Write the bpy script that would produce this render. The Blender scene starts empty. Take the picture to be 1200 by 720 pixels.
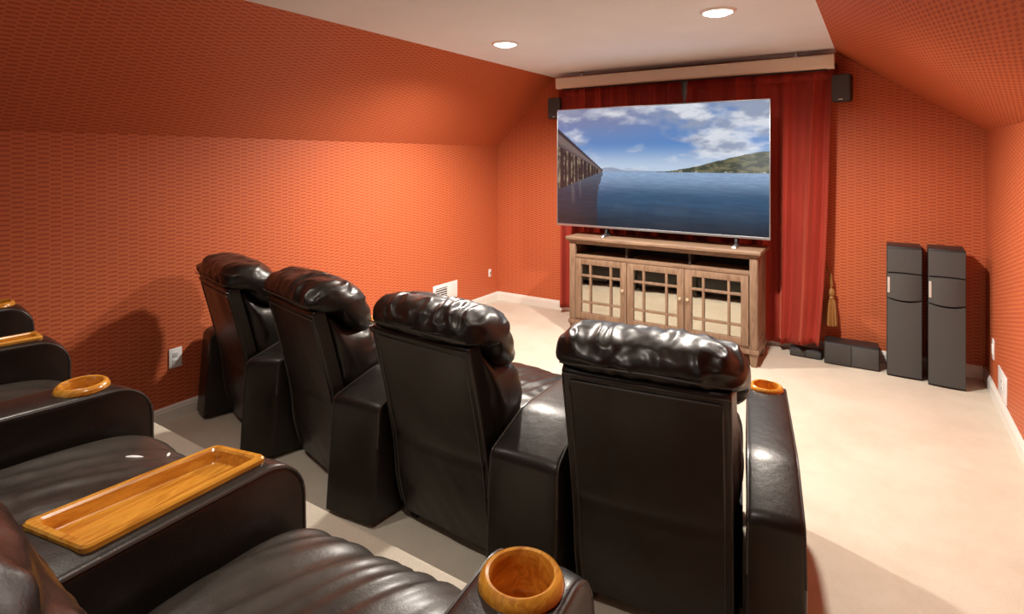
import bpy, bmesh, math, random
import numpy as np
from mathutils import Vector, Matrix, noise

# ------------------------------------------------------------------ camera, world, lights, exposure
scene = bpy.context.scene
COL = scene.collection
EYE = 1.585
cam_data = bpy.data.cameras.new('camera')
cam = bpy.data.objects.new('camera', cam_data)
COL.objects.link(cam)
cam.location = (0, 0, EYE)
cam.rotation_euler = (math.radians(90), 0, math.radians(33))
cam_data.sensor_fit = 'HORIZONTAL'
cam_data.sensor_width = 36.0
cam_data.lens = 661.0 / 1200.0 * 36.0
cam_data.shift_y = -(360 - 186) / 1200.0
cam_data.clip_start = 0.02
cam_data.dof.use_dof = False
scene.camera = cam

world = bpy.data.worlds.new('world')
scene.world = world
world.use_nodes = True
world.node_tree.nodes['Background'].inputs[0].default_value = (1.0, 0.86, 0.74, 1)
world.node_tree.nodes['Background'].inputs[1].default_value = 0.0

scene.view_settings.view_transform = 'Standard'
scene.view_settings.look = 'None'
scene.view_settings.gamma = 1.0
scene.view_settings.use_curve_mapping = False
scene.view_settings.exposure = 0.0

CAN_POWER = 265.0
REAR_FILL_POWER = 46.0
WINDOW_FILL_POWER = 4.0  # fill from the added rear window
CAN_COLOR = (1.0, 0.94, 0.86)
LENS_EMIT = 14.0
SCREEN_EMIT = 1.0

# ------------------------------------------------------------------ helpers
def link(o):
    COL.objects.link(o)
    return o


def empty(name, loc=(0, 0, 0), rz=0.0, parent=None):
    o = bpy.data.objects.new(name, None)
    o.empty_display_size = 0.1
    link(o)
    o.location = loc
    o.rotation_euler = (0, 0, rz)
    if parent:
        o.parent = parent
    return o


def tag(o, label=None, cat=None, group=None, kind=None):
    if label: o['label'] = label
    if cat: o['category'] = cat
    if group: o['group'] = group
    if kind: o['kind'] = kind
    return o


class G:
    """collects shapes in one bmesh; build() links them as one mesh object"""
    def __init__(self):
        self.bm = bmesh.new()

    def _merge(self, b, mat=None):
        if mat is not None:
            bmesh.ops.transform(b, matrix=mat, verts=b.verts)
        me = bpy.data.meshes.new('tmp')
        b.to_mesh(me)
        b.free()
        self.bm.from_mesh(me)
        bpy.data.meshes.remove(me)
        return self

    def box(self, x0, x1, y0, y1, z0, z1, bev=0.0, seg=2, mat=None):
        b = bmesh.new()
        bmesh.ops.create_cube(b, size=1.0)
        for v in b.verts:
            v.co = Vector(((x0 + x1) / 2 + v.co.x * (x1 - x0), (y0 + y1) / 2 + v.co.y * (y1 - y0),
                           (z0 + z1) / 2 + v.co.z * (z1 - z0)))
        if bev > 0:
            bmesh.ops.bevel(b, geom=list(b.edges), offset=bev, segments=seg, affect='EDGES', profile=0.5)
        return self._merge(b, mat)

    def tube(self, pts, r, n=8, closed=False, mat=None):
        b = bmesh.new()
        P = [Vector(p) for p in pts]
        m = len(P)
        rings = []
        up = Vector((0, 0, 1))
        for i in range(m):
            if closed:
                t = (P[(i + 1) % m] - P[i - 1]).normalized()
            else:
                t = (P[min(i + 1, m - 1)] - P[max(i - 1, 0)]).normalized()
            ref = up if abs(t.dot(up)) < 0.95 else Vector((1, 0, 0))
            a = t.cross(ref).normalized()
            c = a.cross(t).normalized()
            rr = r[i] if isinstance(r, (list, tuple)) else r
            rings.append([b.verts.new(P[i] + (a * math.cos(2 * math.pi * k / n) + c * math.sin(2 * math.pi * k / n)) * rr)
                          for k in range(n)])
        for i in range(m if closed else m - 1):
            A, B = rings[i], rings[(i + 1) % m]
            for k in range(n):
                b.faces.new((A[k], A[(k + 1) % n], B[(k + 1) % n], B[k]))
        if not closed:
            b.faces.new(rings[0][::-1])
            b.faces.new(rings[-1])
        bmesh.ops.recalc_face_normals(b, faces=b.faces)
        return self._merge(b, mat)

    def lathe(self, prof, n=40, center=(0, 0, 0), mat=None, close=True):
        b = bmesh.new()
        rings = []
        for (r, z) in prof:
            if r < 1e-6:
                rings.append([b.verts.new((0, 0, z))])
            else:
                rings.append([b.verts.new((r * math.cos(2 * math.pi * k / n), r * math.sin(2 * math.pi * k / n), z)) for k in range(n)])
        for A, B in zip(rings, rings[1:]):
            for k in range(n):
                a = [A[k % len(A)], A[(k + 1) % len(A)]] if len(A) > 1 else [A[0]]
                c = [B[(k + 1) % len(B)], B[k % len(B)]] if len(B) > 1 else [B[0]]
                if len(a) + len(c) >= 3:
                    b.faces.new(a + c)
        bmesh.ops.recalc_face_normals(b, faces=b.faces)
        bmesh.ops.translate(b, vec=Vector(center), verts=b.verts)
        return self._merge(b, mat)

    def loft(self, rings, cap=True, closed_path=False, mat=None):
        b = bmesh.new()
        R = [[b.verts.new(p) for p in ring] for ring in rings]
        n = len(R[0])
        m = len(R)
        for i in range(m if closed_path else m - 1):
            A, B = R[i], R[(i + 1) % m]
            for k in range(n):
                b.faces.new((A[k], A[(k + 1) % n], B[(k + 1) % n], B[k]))
        if cap and not closed_path:
            for ring in (R[0], R[-1]):
                c = Vector((0, 0, 0))
                for v in ring: c += v.co
                cv = b.verts.new(c / n)
                for k in range(n):
                    b.faces.new((ring[k], ring[(k + 1) % n], cv))
        bmesh.ops.recalc_face_normals(b, faces=b.faces)
        return self._merge(b, mat)

    def grid(self, fn, nu, nv, mat=None):
        b = bmesh.new()
        V = [[b.verts.new(fn(i / nu, j / nv)) for j in range(nv + 1)] for i in range(nu + 1)]
        for i in range(nu):
            for j in range(nv):
                b.faces.new((V[i][j], V[i + 1][j], V[i + 1][j + 1], V[i][j + 1]))
        return self._merge(b, mat)

    def poly(self, pts):
        self.bm.faces.new([self.bm.verts.new(p) for p in pts])
        return self

    def prism(self, outline, depth_vec, bev=0.0, seg=2):
        """outline: list of 3-D points of a planar face, pushed along depth_vec"""
        b = bmesh.new()
        d = Vector(depth_vec)
        A = [b.verts.new(Vector(p)) for p in outline]
        B = [b.verts.new(Vector(p) + d) for p in outline]
        b.faces.new(A)
        b.faces.new(B[::-1])
        n = len(A)
        for k in range(n):
            b.faces.new((A[k], B[k], B[(k + 1) % n], A[(k + 1) % n]))
        bmesh.ops.recalc_face_normals(b, faces=b.faces)
        if bev > 0:
            bmesh.ops.bevel(b, geom=list(b.edges), offset=bev, segments=seg, affect='EDGES', profile=0.5)
        return self._merge(b)

    def build(self, name, mat, parent=None, smooth=35, loc=None):
        me = bpy.data.meshes.new(name)
        bmesh.ops.recalc_face_normals(self.bm, faces=self.bm.faces) if False else None
        self.bm.to_mesh(me)
        self.bm.free()
        me.materials.append(mat)
        for p in me.polygons: p.use_smooth = True
        me.set_sharp_from_angle(angle=math.radians(smooth))
        o = bpy.data.objects.new(name, me)
        link(o)
        if parent: o.parent = parent
        if loc: o.location = loc
        return o


def catmull(pts, n, closed=True):
    out = []
    m = len(pts)
    per = max(1, n // m)
    for i in range(m):
        p0, p1, p2, p3 = (np.array(pts[(i + k) % m], float) for k in (-1, 0, 1, 2))
        for j in range(per):
            t = j / per
            out.append(tuple(0.5 * ((2 * p1) + (-p0 + p2) * t + (2 * p0 - 5 * p1 + 4 * p2 - p3) * t * t + (-p0 + 3 * p1 - 3 * p2 + p3) * t ** 3)))
    return out


def nz(x, y, z=0.0, s=1.0):
    return noise.noise(Vector((x * s, y * s, z * s)))


def cut(target, cutter):
    """boolean difference baked into target's mesh; the cutter is removed"""
    m = target.modifiers.new('cut', 'BOOLEAN')
    m.operation = 'DIFFERENCE'
    m.solver = 'EXACT'
    m.object = cutter
    bpy.context.view_layer.update()
    dg = bpy.context.evaluated_depsgraph_get()
    me = bpy.data.meshes.new_from_object(target.evaluated_get(dg))
    target.modifiers.clear()
    old = target.data
    target.data = me
    me.name = target.name
    bpy.data.meshes.remove(old)
    cm = cutter.data
    bpy.data.objects.remove(cutter)
    bpy.data.meshes.remove(cm)
    me.set_sharp_from_angle(angle=math.radians(40))


# ------------------------------------------------------------------ materials
def new_mat(name):
    m = bpy.data.materials.new(name)
    m.use_nodes = True
    nt = m.node_tree
    return m, nt, nt.nodes['Principled BSDF']


def N(nt, t, **kw):
    n = nt.nodes.new(t)
    for k, v in kw.items():
        if k.startswith('i_'):
            n.inputs[k[2:].replace('_', ' ')].default_value = v
        else:
            setattr(n, k, v)
    return n


def ramp(nt, fac, stops):
    r = nt.nodes.new('ShaderNodeValToRGB')
    while len(r.color_ramp.elements) < len(stops): r.color_ramp.elements.new(0.5)
    for e, (p, c) in zip(r.color_ramp.elements, stops):
        e.position = p
        e.color = (*c, 1)
    nt.links.new(fac, r.inputs[0])
    return r


def plain(name, col, rough=0.5, metal=0.0, spec=0.5, vary=0.0, scale=20.0, bump=0.0, bscale=200.0, coat=0.0):
    m, nt, b = new_mat(name)
    b.inputs['Base Color'].default_value = (*col, 1)
    b.inputs['Roughness'].default_value = rough
    b.inputs['Metallic'].default_value = metal
    b.inputs['Specular IOR Level'].default_value = spec
    b.inputs['Coat Weight'].default_value = coat
    tc = N(nt, 'ShaderNodeTexCoord')
    if vary > 0:
        n = N(nt, 'ShaderNodeTexNoise', i_Scale=scale, i_Detail=4.0)
        nt.links.new(tc.outputs['Object'], n.inputs['Vector'])
        r = ramp(nt, n.outputs['Fac'], [(0.3, [c * (1 - vary) for c in col]), (0.7, [min(1, c * (1 + vary)) for c in col])])
        nt.links.new(r.outputs[0], b.inputs['Base Color'])
    if bump > 0:
        n2 = N(nt, 'ShaderNodeTexNoise', i_Scale=bscale, i_Detail=3.0)
        nt.links.new(tc.outputs['Object'], n2.inputs['Vector'])
        bp = N(nt, 'ShaderNodeBump', i_Strength=bump, i_Distance=0.002)
        nt.links.new(n2.outputs['Fac'], bp.inputs['Height'])
        nt.links.new(bp.outputs[0], b.inputs['Normal'])
    return m


def leather_mat(name='black_leather', base=(0.0055, 0.0042, 0.0032), worn=(0.015, 0.0112, 0.0085)):
    m, nt, b = new_mat(name)
    tc = N(nt, 'ShaderNodeTexCoord')
    n1 = N(nt, 'ShaderNodeTexNoise', i_Scale=5.0, i_Detail=6.0, i_Roughness=0.65)
    nt.links.new(tc.outputs['Object'], n1.inputs['Vector'])
    r = ramp(nt, n1.outputs['Fac'], [(0.35, base), (0.72, worn)])
    nt.links.new(r.outputs[0], b.inputs['Base Color'])
    rr = N(nt, 'ShaderNodeMapRange')
    rr.inputs['To Min'].default_value = 0.32
    rr.inputs['To Max'].default_value = 0.48
    nt.links.new(n1.outputs['Fac'], rr.inputs['Value'])
    nt.links.new(rr.outputs[0], b.inputs['Roughness'])
    b.inputs['Specular IOR Level'].default_value = 0.42
    b.inputs['Specular Tint'].default_value = (1.0, 0.90, 0.80, 1)
    b.inputs['Coat Weight'].default_value = 0.28
    b.inputs['Coat Roughness'].default_value = 0.26
    v = N(nt, 'ShaderNodeTexVoronoi', i_Scale=260.0)
    nt.links.new(tc.outputs['Object'], v.inputs['Vector'])
    n2 = N(nt, 'ShaderNodeTexNoise', i_Scale=28.0, i_Detail=5.0)
    nt.links.new(tc.outputs['Object'], n2.inputs['Vector'])
    b1 = N(nt, 'ShaderNodeBump', i_Strength=0.18, i_Distance=0.001)
    nt.links.new(v.outputs['Distance'], b1.inputs['Height'])
    b2 = N(nt, 'ShaderNodeBump', i_Strength=0.22, i_Distance=0.006)
    nt.links.new(n2.outputs['Fac'], b2.inputs['Height'])
    nt.links.new(b1.outputs[0], b2.inputs['Normal'])
    nt.links.new(b2.outputs[0], b.inputs['Normal'])
    return m


def wood_mat(name, dark, light, rough=0.35, coat=0.3, scale=(60, 4, 60), dist=2.0, rot=(0, 0, 0), spots=False):
    m, nt, b = new_mat(name)
    tc = N(nt, 'ShaderNodeTexCoord')
    mp = N(nt, 'ShaderNodeMapping')
    mp.inputs['Scale'].default_value = scale
    mp.inputs['Rotation'].default_value = rot
    nt.links.new(tc.outputs['Object'], mp.inputs['Vector'])
    n1 = N(nt, 'ShaderNodeTexNoise', i_Scale=1.0, i_Detail=6.0, i_Roughness=0.6, i_Distortion=dist)
    nt.links.new(mp.outputs[0], n1.inputs['Vector'])
    r = ramp(nt, n1.outputs['Fac'], [(0.30, dark), (0.62, light)])
    nt.links.new(r.outputs[0], b.inputs['Base Color'])
    b.inputs['Roughness'].default_value = rough
    b.inputs['Coat Weight'].default_value = coat
    b.inputs['Coat Roughness'].default_value = 0.12
    bp = N(nt, 'ShaderNodeBump', i_Strength=0.06, i_Distance=0.002)
    nt.links.new(n1.outputs['Fac'], bp.inputs['Height'])
    nt.links.new(bp.outputs[0], b.inputs['Normal'])
    return m


PAPER_LIGHT = (0.58, 0.150, 0.056)
PAPER_DARK = (0.385, 0.066, 0.029)


def wallpaper(name, axis):
    """woven brick-like paper; axis tells which object axes run along and up the surface"""
    m, nt, b = new_mat(name)
    tc = N(nt, 'ShaderNodeTexCoord')
    sep = N(nt, 'ShaderNodeSeparateXYZ')
    nt.links.new(tc.outputs['Object'], sep.inputs[0])
    comb = N(nt, 'ShaderNodeCombineXYZ')
    nt.links.new(sep.outputs[axis[0]], comb.inputs[0])
    nt.links.new(sep.outputs[axis[1]], comb.inputs[1])
    # dashes of a woven paper: columns 8 cm wide, each one's dashes stepped half a row against the next
    def M(op, a, b_=None):
        n = N(nt, 'ShaderNodeMath', operation=op)
        for k, v in ((0, a), (1, b_)):
            if v is None: continue
            if isinstance(v, (int, float)): n.inputs[k].default_value = v
            else: nt.links.new(v, n.inputs[k])
        return n.outputs[0]
    u = M('DIVIDE', sep.outputs[axis[0]], 0.052)
    colm = M('FLOORED_MODULO', M('FLOOR', u), 2.0)
    frac = M('FRACT', u)
    edge = M('MULTIPLY', M('SUBTRACT', 1.0, M('ABSOLUTE', M('SUBTRACT', M('MULTIPLY', frac, 2.0), 1.0))), 5.0)
    edge = M('MINIMUM', edge, 1.0)
    ph = M('ADD', M('DIVIDE', sep.outputs[axis[1]], 0.0245), M('MULTIPLY', colm, 0.5))
    wv = M('SINE', M('MULTIPLY', ph, 6.28318))
    dash = M('MULTIPLY', M('POWER', M('ADD', M('MULTIPLY', wv, 0.5), 0.5), 2.2), edge)
    n1 = N(nt, 'ShaderNodeTexNoise', i_Scale=60.0, i_Detail=3.0)
    nt.links.new(comb.outputs[0], n1.inputs['Vector'])
    fac = M('MULTIPLY', dash, M('ADD', M('MULTIPLY', n1.outputs['Fac'], 0.9), 0.35))
    r = ramp(nt, fac, [(0.0, PAPER_LIGHT), (0.85, PAPER_DARK)])
    nt.links.new(r.outputs[0], b.inputs['Base Color'])
    b.inputs['Roughness'].default_value = 0.5
    b.inputs['Specular IOR Level'].default_value = 0.25
    bp = N(nt, 'ShaderNodeBump', i_Strength=0.25, i_Distance=0.002)
    bp.invert = True
    nt.links.new(fac, bp.inputs['Height'])
    nt.links.new(bp.outputs[0], b.inputs['Normal'])
    return m


def carpet_mat():
    m, nt, b = new_mat('cream_carpet')
    tc = N(nt, 'ShaderNodeTexCoord')
    n1 = N(nt, 'ShaderNodeTexNoise', i_Scale=2.2, i_Detail=6.0, i_Roughness=0.7)
    n2 = N(nt, 'ShaderNodeTexNoise', i_Scale=260.0, i_Detail=2.0)
    n3 = N(nt, 'ShaderNodeTexNoise', i_Scale=9.0, i_Detail=4.0)
    for n in (n1, n2, n3): nt.links.new(tc.outputs['Object'], n.inputs['Vector'])
    r = ramp(nt, n1.outputs['Fac'], [(0.35, (0.64, 0.56, 0.44)), (0.6, (0.72, 0.645, 0.52))])
    mx = N(nt, 'ShaderNodeMix', data_type='RGBA', blend_type='MULTIPLY')
    mx.inputs['Factor'].default_value = 0.45
    nt.links.new(r.outputs[0], mx.inputs['A'])
    r2 = ramp(nt, n2.outputs['Fac'], [(0.3, (0.72, 0.70, 0.66)), (0.7, (1, 1, 1))])
    nt.links.new(r2.outputs[0], mx.inputs['B'])
    nt.links.new(mx.outputs['Result'], b.inputs['Base Color'])
    b.inputs['Roughness'].default_value = 0.95
    b.inputs['Specular IOR Level'].default_value = 0.1
    b.inputs['Sheen Weight'].default_value = 0.2
    ad = N(nt, 'ShaderNodeMath', operation='ADD')
    nt.links.new(n2.outputs['Fac'], ad.inputs[0])
    nt.links.new(n3.outputs['Fac'], ad.inputs[1])
    bp = N(nt, 'ShaderNodeBump', i_Strength=0.5, i_Distance=0.006)
    nt.links.new(ad.outputs[0], bp.inputs['Height'])
    nt.links.new(bp.outputs[0], b.inputs['Normal'])
    return m


def velvet_mat():
    m, nt, b = new_mat('red_velvet')
    tc = N(nt, 'ShaderNodeTexCoord')
    mp = N(nt, 'ShaderNodeMapping')
    mp.inputs['Scale'].default_value = (9, 9, 1.5)
    nt.links.new(tc.outputs['Object'], mp.inputs['Vector'])
    n = N(nt, 'ShaderNodeTexNoise', i_Scale=1.0, i_Detail=5.0)
    nt.links.new(mp.outputs[0], n.inputs['Vector'])
    r = ramp(nt, n.outputs['Fac'], [(0.3, (0.28, 0.028, 0.017)), (0.7, (0.37, 0.042, 0.026))])
    nt.links.new(r.outputs[0], b.inputs['Base Color'])
    b.inputs['Roughness'].default_value = 0.7
    b.inputs['Specular IOR Level'].default_value = 0.2
    b.inputs['Sheen Weight'].default_value = 0.6
    b.inputs['Sheen Tint'].default_value = (1.0, 0.25, 0.15, 1)
    return m


def emit_mat(name, col, strength):
    m, nt, b = new_mat(name)
    b.inputs['Base Color'].default_value = (*col, 1)
    b.inputs['Emission Color'].default_value = (*col, 1)
    b.inputs['Emission Strength'].default_value = strength
    return m


def mirror_glass():
    m = bpy.data.materials.new('reflective_pane_glass')
    m.use_nodes = True
    nt = m.node_tree
    nt.nodes.clear()
    out = N(nt, 'ShaderNodeOutputMaterial')
    g = N(nt, 'ShaderNodeBsdfGlossy')
    g.inputs['Color'].default_value = (0.92, 0.91, 0.82, 1)
    g.inputs['Roughness'].default_value = 0.03
    t = N(nt, 'ShaderNodeBsdfTransparent')
    t.inputs['Color'].default_value = (0.75, 0.75, 0.72, 1)
    mx = N(nt, 'ShaderNodeMixShader')
    mx.inputs[0].default_value = 0.50
    nt.links.new(t.outputs[0], mx.inputs[1])
    nt.links.new(g.outputs[0], mx.inputs[2])
    nt.links.new(mx.outputs[0], out.inputs[0])
    return m


def screen_mat():
    m, nt, b = new_mat('lit_screen')
    a = N(nt, 'ShaderNodeVertexColor')
    a.layer_name = 'picture'
    b.inputs['Base Color'].default_value = (0.008, 0.008, 0.009, 1)
    nt.links.new(a.outputs['Color'], b.inputs['Emission Color'])
    b.inputs['Emission Strength'].default_value = SCREEN_EMIT
    b.inputs['Roughness'].default_value = 0.09
    b.inputs['Specular IOR Level'].default_value = 0.7
    return m


LEATHER = leather_mat()
LEATHER_SEAT = leather_mat('worn_sheen_black_leather', (0.020, 0.0165, 0.013), (0.055, 0.046, 0.037))  # worn look and light reflection both put into the paler colour
PIPING = plain('leather_piping', (0.050, 0.039, 0.031), 0.34)  # lighter than the leather: edge highlights put into the colour
BASE_BLACK = plain('black_base_fabric', (0.008, 0.008, 0.008), 0.8)
HONEY = wood_mat('honey_wood', (0.44, 0.135, 0.010), (0.80, 0.37, 0.045), 0.25, 0.6, (45, 5, 45), 1.5)
CONSOLE = wood_mat('weathered_brown_wood', (0.15, 0.085, 0.05), (0.27, 0.17, 0.105), 0.5, 0.05, (5, 45, 45), 1.0)
CONSOLE_V = wood_mat('weathered_brown_wood_upright', (0.15, 0.085, 0.05), (0.27, 0.17, 0.105), 0.5, 0.05, (45, 45, 5), 1.0)
CONSOLE_IN = plain('dark_cabinet_interior', (0.03, 0.022, 0.018), 0.7)
BRASS = plain('pale_brass_knob', (0.75, 0.66, 0.45), 0.3, 0.6)
PAPER_X = wallpaper('woven_red_wallpaper_across', (0, 2))
PAPER_Y = wallpaper('woven_red_wallpaper_along', (1, 2))
CEIL = plain('white_ceiling_paint', (0.80, 0.88, 0.94), 0.9, vary=0.02, scale=3, bump=0.1, bscale=120)
WHITE = plain('white_trim_paint', (0.80, 0.77, 0.70), 0.45, vary=0.02)
PLATE = plain('white_plastic_plate', (0.85, 0.84, 0.82), 0.35, vary=0.01)
SLOT = plain('dark_slot', (0.02, 0.02, 0.02), 0.7)
CARPET = carpet_mat()
VELVET = velvet_mat()
GLASS = mirror_glass()
SCREEN = screen_mat()
SILVER = plain('brushed_silver_bezel', (0.40, 0.40, 0.41), 0.35, 0.85, vary=0.04, scale=40)
TVBACK = plain('black_tv_plastic', (0.012, 0.012, 0.013), 0.5, bump=0.1)
HOUSING = plain('cream_metal_case', (0.84, 0.76, 0.60), 0.4, vary=0.02)
GRILLE = plain('dark_grey_speaker_cloth', (0.062, 0.060, 0.056), 0.75, vary=0.12, scale=300, bump=0.4, bscale=700)
CABINET = plain('black_speaker_vinyl', (0.022, 0.021, 0.021), 0.5, vary=0.1, scale=60)
SHELL = plain('charcoal_speaker_shell', (0.020, 0.024, 0.022), 0.45, vary=0.08)
BADGE = plain('silver_badge', (0.62, 0.60, 0.55), 0.4, 0.3)
GOLD = plain('gold_fringe', (0.33, 0.15, 0.04), 0.55, vary=0.3, scale=120)
STUFFING = plain('white_lining', (0.85, 0.83, 0.80), 0.9, bump=0.3)
LENS = emit_mat('lit_lamp_lens', (1.0, 0.95, 0.86), LENS_EMIT)

# ------------------------------------------------------------------ the room
XL, XR, YF, YB = -3.594, 0.646, 5.245, -1.75
XCL, XCR = -2.868, -0.284
ZC, ZKL, ZKR = 2.44, 1.722, 1.782
RISER_Z, RISER_Y = 0.32, 1.352


def structure(o):
    o['kind'] = 'structure'
    return o


T = 0.1
structure(G().box(XL - T, XR + T, YB - T, YF + T, -0.1, 0.0).build('floor', CARPET))


def riser():
    g = G()
    prof = [(YB, 0.0), (RISER_Y, 0.0), (RISER_Y, RISER_Z - 0.03)]
    for k in range(1, 7):
        a = math.radians(15 * k)
        prof.append((RISER_Y - 0.03 + 0.03 * math.cos(a), RISER_Z - 0.03 + 0.03 * math.sin(a)))
    prof.append((YB, RISER_Z))
    g.prism([(XL, y, z) for y, z in prof], (XR - XL, 0, 0))
    return g.build('floor_riser', CARPET)


structure(riser())
structure(G().box(XL - T, XL, YB - T, YF + T, 0, ZKL).build('wall_left', PAPER_Y))
structure(G().box(XR, XR + T, YB - T, YF + T, 0, ZKR).build('wall_right', PAPER_Y))


def gable(y, d, name):
    o = [(XL, y, 0), (XR, y, 0), (XR, y, ZKR), (XCR, y, ZC), (XCL, y, ZC), (XL, y, ZKL)]
    return structure(G().prism(o, (0, d, 0)).build(name, PAPER_X))


gable(YF, T, 'wall_front')
gable(YB, -T, 'wall_back')


def slope(x0, z0, x1, z1, name):
    """a sloped ceiling panel; its own z axis runs up the slope so the paper pattern follows it"""
    L = math.hypot(x1 - x0, z1 - z0)
    o = G().box(0, T, YB - T, YF + T, 0, L).build(name, PAPER_Y)
    up = Vector((x1 - x0, 0, z1 - z0)).normalized()
    yv = Vector((0, 1, 0))
    xv = yv.cross(up)
    o.matrix_world = Matrix((( xv.x, 0, up.x, x0), (xv.y, 1, up.y, 0), (xv.z, 0, up.z, z0), (0, 0, 0, 1)))
    return structure(o)


sl = slope(XL, ZKL, XCL, ZC, 'ceiling_slope_left')
sr = slope(XR, ZKR, XCR, ZC, 'ceiling_slope_right')
# push the panels' thickness outward, away from the room
for o, cx in ((sl, -1), (sr, 1)):
    nrm = (o.matrix_world.to_3x3() @ Vector((1, 0, 0)))
    if nrm.x * cx < 0:
        for v in o.data.vertices: v.co.x -= T
structure(G().box(XCL - 0.02, XCR + 0.02, YB - T, YF + T, ZC, ZC + T).build('ceiling', CEIL))


# window added to the rear wall, out of view, to give fill light
def rear_fill_window():
    x0, x1, z0, z1 = -2.15, -0.95, 1.10, 2.05
    g = G()
    for a, b, c, d in ((x0 - 0.07, x0, z0 - 0.07, z1 + 0.07), (x1, x1 + 0.07, z0 - 0.07, z1 + 0.07), (x0, x1, z0 - 0.07, z0), (x0, x1, z1, z1 + 0.07),
                       (x0, x1, (z0 + z1) / 2 - 0.015, (z0 + z1) / 2 + 0.015), ((x0 + x1) / 2 - 0.015, (x0 + x1) / 2 + 0.015, z0, z1)):
        g.box(a, b, YB, YB + 0.025, c, d, 0.003)
    fr = structure(g.build('added_fill_window', WHITE))
    G().box(x0, x1, YB + 0.002, YB + 0.008, z0, z1).build('pane', emit_mat('added_fill_pane', (0.92, 0.96, 1.0), 0.6), fr)
    ld = bpy.data.lights.new('added_window_fill', 'AREA')
    ld.shape = 'RECTANGLE'
    ld.size, ld.size_y = x1 - x0, z1 - z0
    ld.energy = WINDOW_FILL_POWER
    ld.color = (0.92, 0.96, 1.0)
    lo = link(bpy.data.objects.new('added_window_fill', ld))
    lo.location = ((x0 + x1) / 2, YB + 0.03, (z0 + z1) / 2)
    lo.rotation_euler = (math.radians(90), 0, 0)


rear_fill_window()


def baseboard(name, a, b, inward, z0=0.0):
    """a moulded board from a to b on the floor"""
    a, b, n = Vector(a), Vector(b), Vector(inward)
    prof = [(0, 0), (0.016, 0), (0.016, 0.066), (0.012, 0.074), (0.012, 0.080), (0.006, 0.088), (0.004, 0.092), (0, 0.092)]
    rings = [[p + n * d + Vector((0, 0, z0 + z)) for d, z in prof] for p in (a, b)]
    return structure(G().loft(rings).build(name, WHITE, smooth=25))


baseboard('baseboard_left', (XL, RISER_Y, 0), (XL, YF, 0), (1, 0, 0))
baseboard('baseboard_right', (XR, RISER_Y, 0), (XR, YF, 0), (-1, 0, 0))
baseboard('baseboard_front', (XL + 0.016, YF, 0), (XR - 0.016, YF, 0), (0, -1, 0))
baseboard('baseboard_left_riser', (XL, YB, 0), (XL, RISER_Y - 0.03, 0), (1, 0, 0), RISER_Z)
baseboard('baseboard_right_riser', (XR, YB, 0), (XR, RISER_Y - 0.03, 0), (-1, 0, 0), RISER_Z)


# ------------------------------------------------------------------ downlights
def downlight(x, y, label, power, cone=165, blend=0.75):
    t = empty('downlight', (x, y, ZC))
    tag(t, label, 'ceiling light', 'recessed ceiling downlights')
    G().lathe([(0.080, -0.001), (0.080, -0.010), (0.084, -0.013), (0.094, -0.011), (0.102, -0.005), (0.104, 0.0)], 48).build('trim_ring', PLATE, t)
    G().lathe([(0.0, -0.030), (0.03, -0.028), (0.055, -0.022), (0.072, -0.014), (0.080, -0.006), (0.080, 0.0)], 48).build('lens', LENS, t)
    ld = bpy.data.lights.new('downlight_bulb', 'SPOT')
    ld.energy = power
    ld.color = CAN_COLOR
    ld.spot_size = math.radians(cone)
    ld.spot_blend = blend
    ld.shadow_soft_size = 0.055
    lo = bpy.data.objects.new('downlight_bulb', ld)
    link(lo)
    lo.parent = t
    lo.location = (0, 0, -0.095)
    return t


downlight(-2.32, 3.48, 'round recessed ceiling downlight nearer the left slope of the ceiling', CAN_POWER)
downlight(-0.78, 3.39, 'round recessed ceiling downlight nearer the right slope of the ceiling', CAN_POWER)
downlight(-2.30, 0.70, 'added unseen ceiling fill light over the left of the back row', REAR_FILL_POWER, 105, 0.9)  # this and the next are added out of view as fill
downlight(-0.80, 0.70, 'added unseen ceiling fill light over the right of the back row', REAR_FILL_POWER, 105, 0.9)


# ------------------------------------------------------------------ recliners
ARM_F, ARM_B = 0.825, -0.11          # front of the arms and their rear bend, in the seat's own y
HW_F, HW_B = 0.270, 0.302           # half width between the arms, front and rear
END_W = 0.158


def side_x(y):
    t = (ARM_F - y) / (ARM_F - ARM_B)
    return HW_F + (HW_B - HW_F) * t


ARM_TOP = 0.60


def arm_profile():
    pr = [(-0.145, 0.025), (-0.136, 0.14), (-0.120, 0.34), (-0.110, 0.480)]
    # rounded rear bend
    for k in range(1, 6):
        t = k / 6
        p0, p1, p2 = (-0.110, 0.480), (-0.106, 0.512), (-0.078, 0.523)
        pr.append(((1 - t) ** 2 * p0[0] + 2 * t * (1 - t) * p1[0] + t * t * p2[0], (1 - t) ** 2 * p0[1] + 2 * t * (1 - t) * p1[1] + t * t * p2[1]))
    pr.append((-0.078, 0.523))
    for k in range(0, 7):
        t = k / 6
        p0, p1, p2 = (0.085, 0.586), (0.125, 0.600), (0.18, ARM_TOP)
        pr.append(((1 - t) ** 2 * p0[0] + 2 * t * (1 - t) * p1[0] + t * t * p2[0], (1 - t) ** 2 * p0[1] + 2 * t * (1 - t) * p1[1] + t * t * p2[1]))
    pr += [(0.35, ARM_TOP), (0.5, ARM_TOP), (0.65, ARM_TOP)]
    r = 0.10
    for k in range(0, 10):
        a = math.radians(90 - 10 * k)
        pr.append((ARM_F - r + r * math.cos(a), ARM_TOP - r + r * math.sin(a)))
    pr += [(ARM_F, 0.40), (ARM_F, 0.2), (ARM_F - 0.004, 0.025)]
    return pr


PROF = arm_profile()


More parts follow.
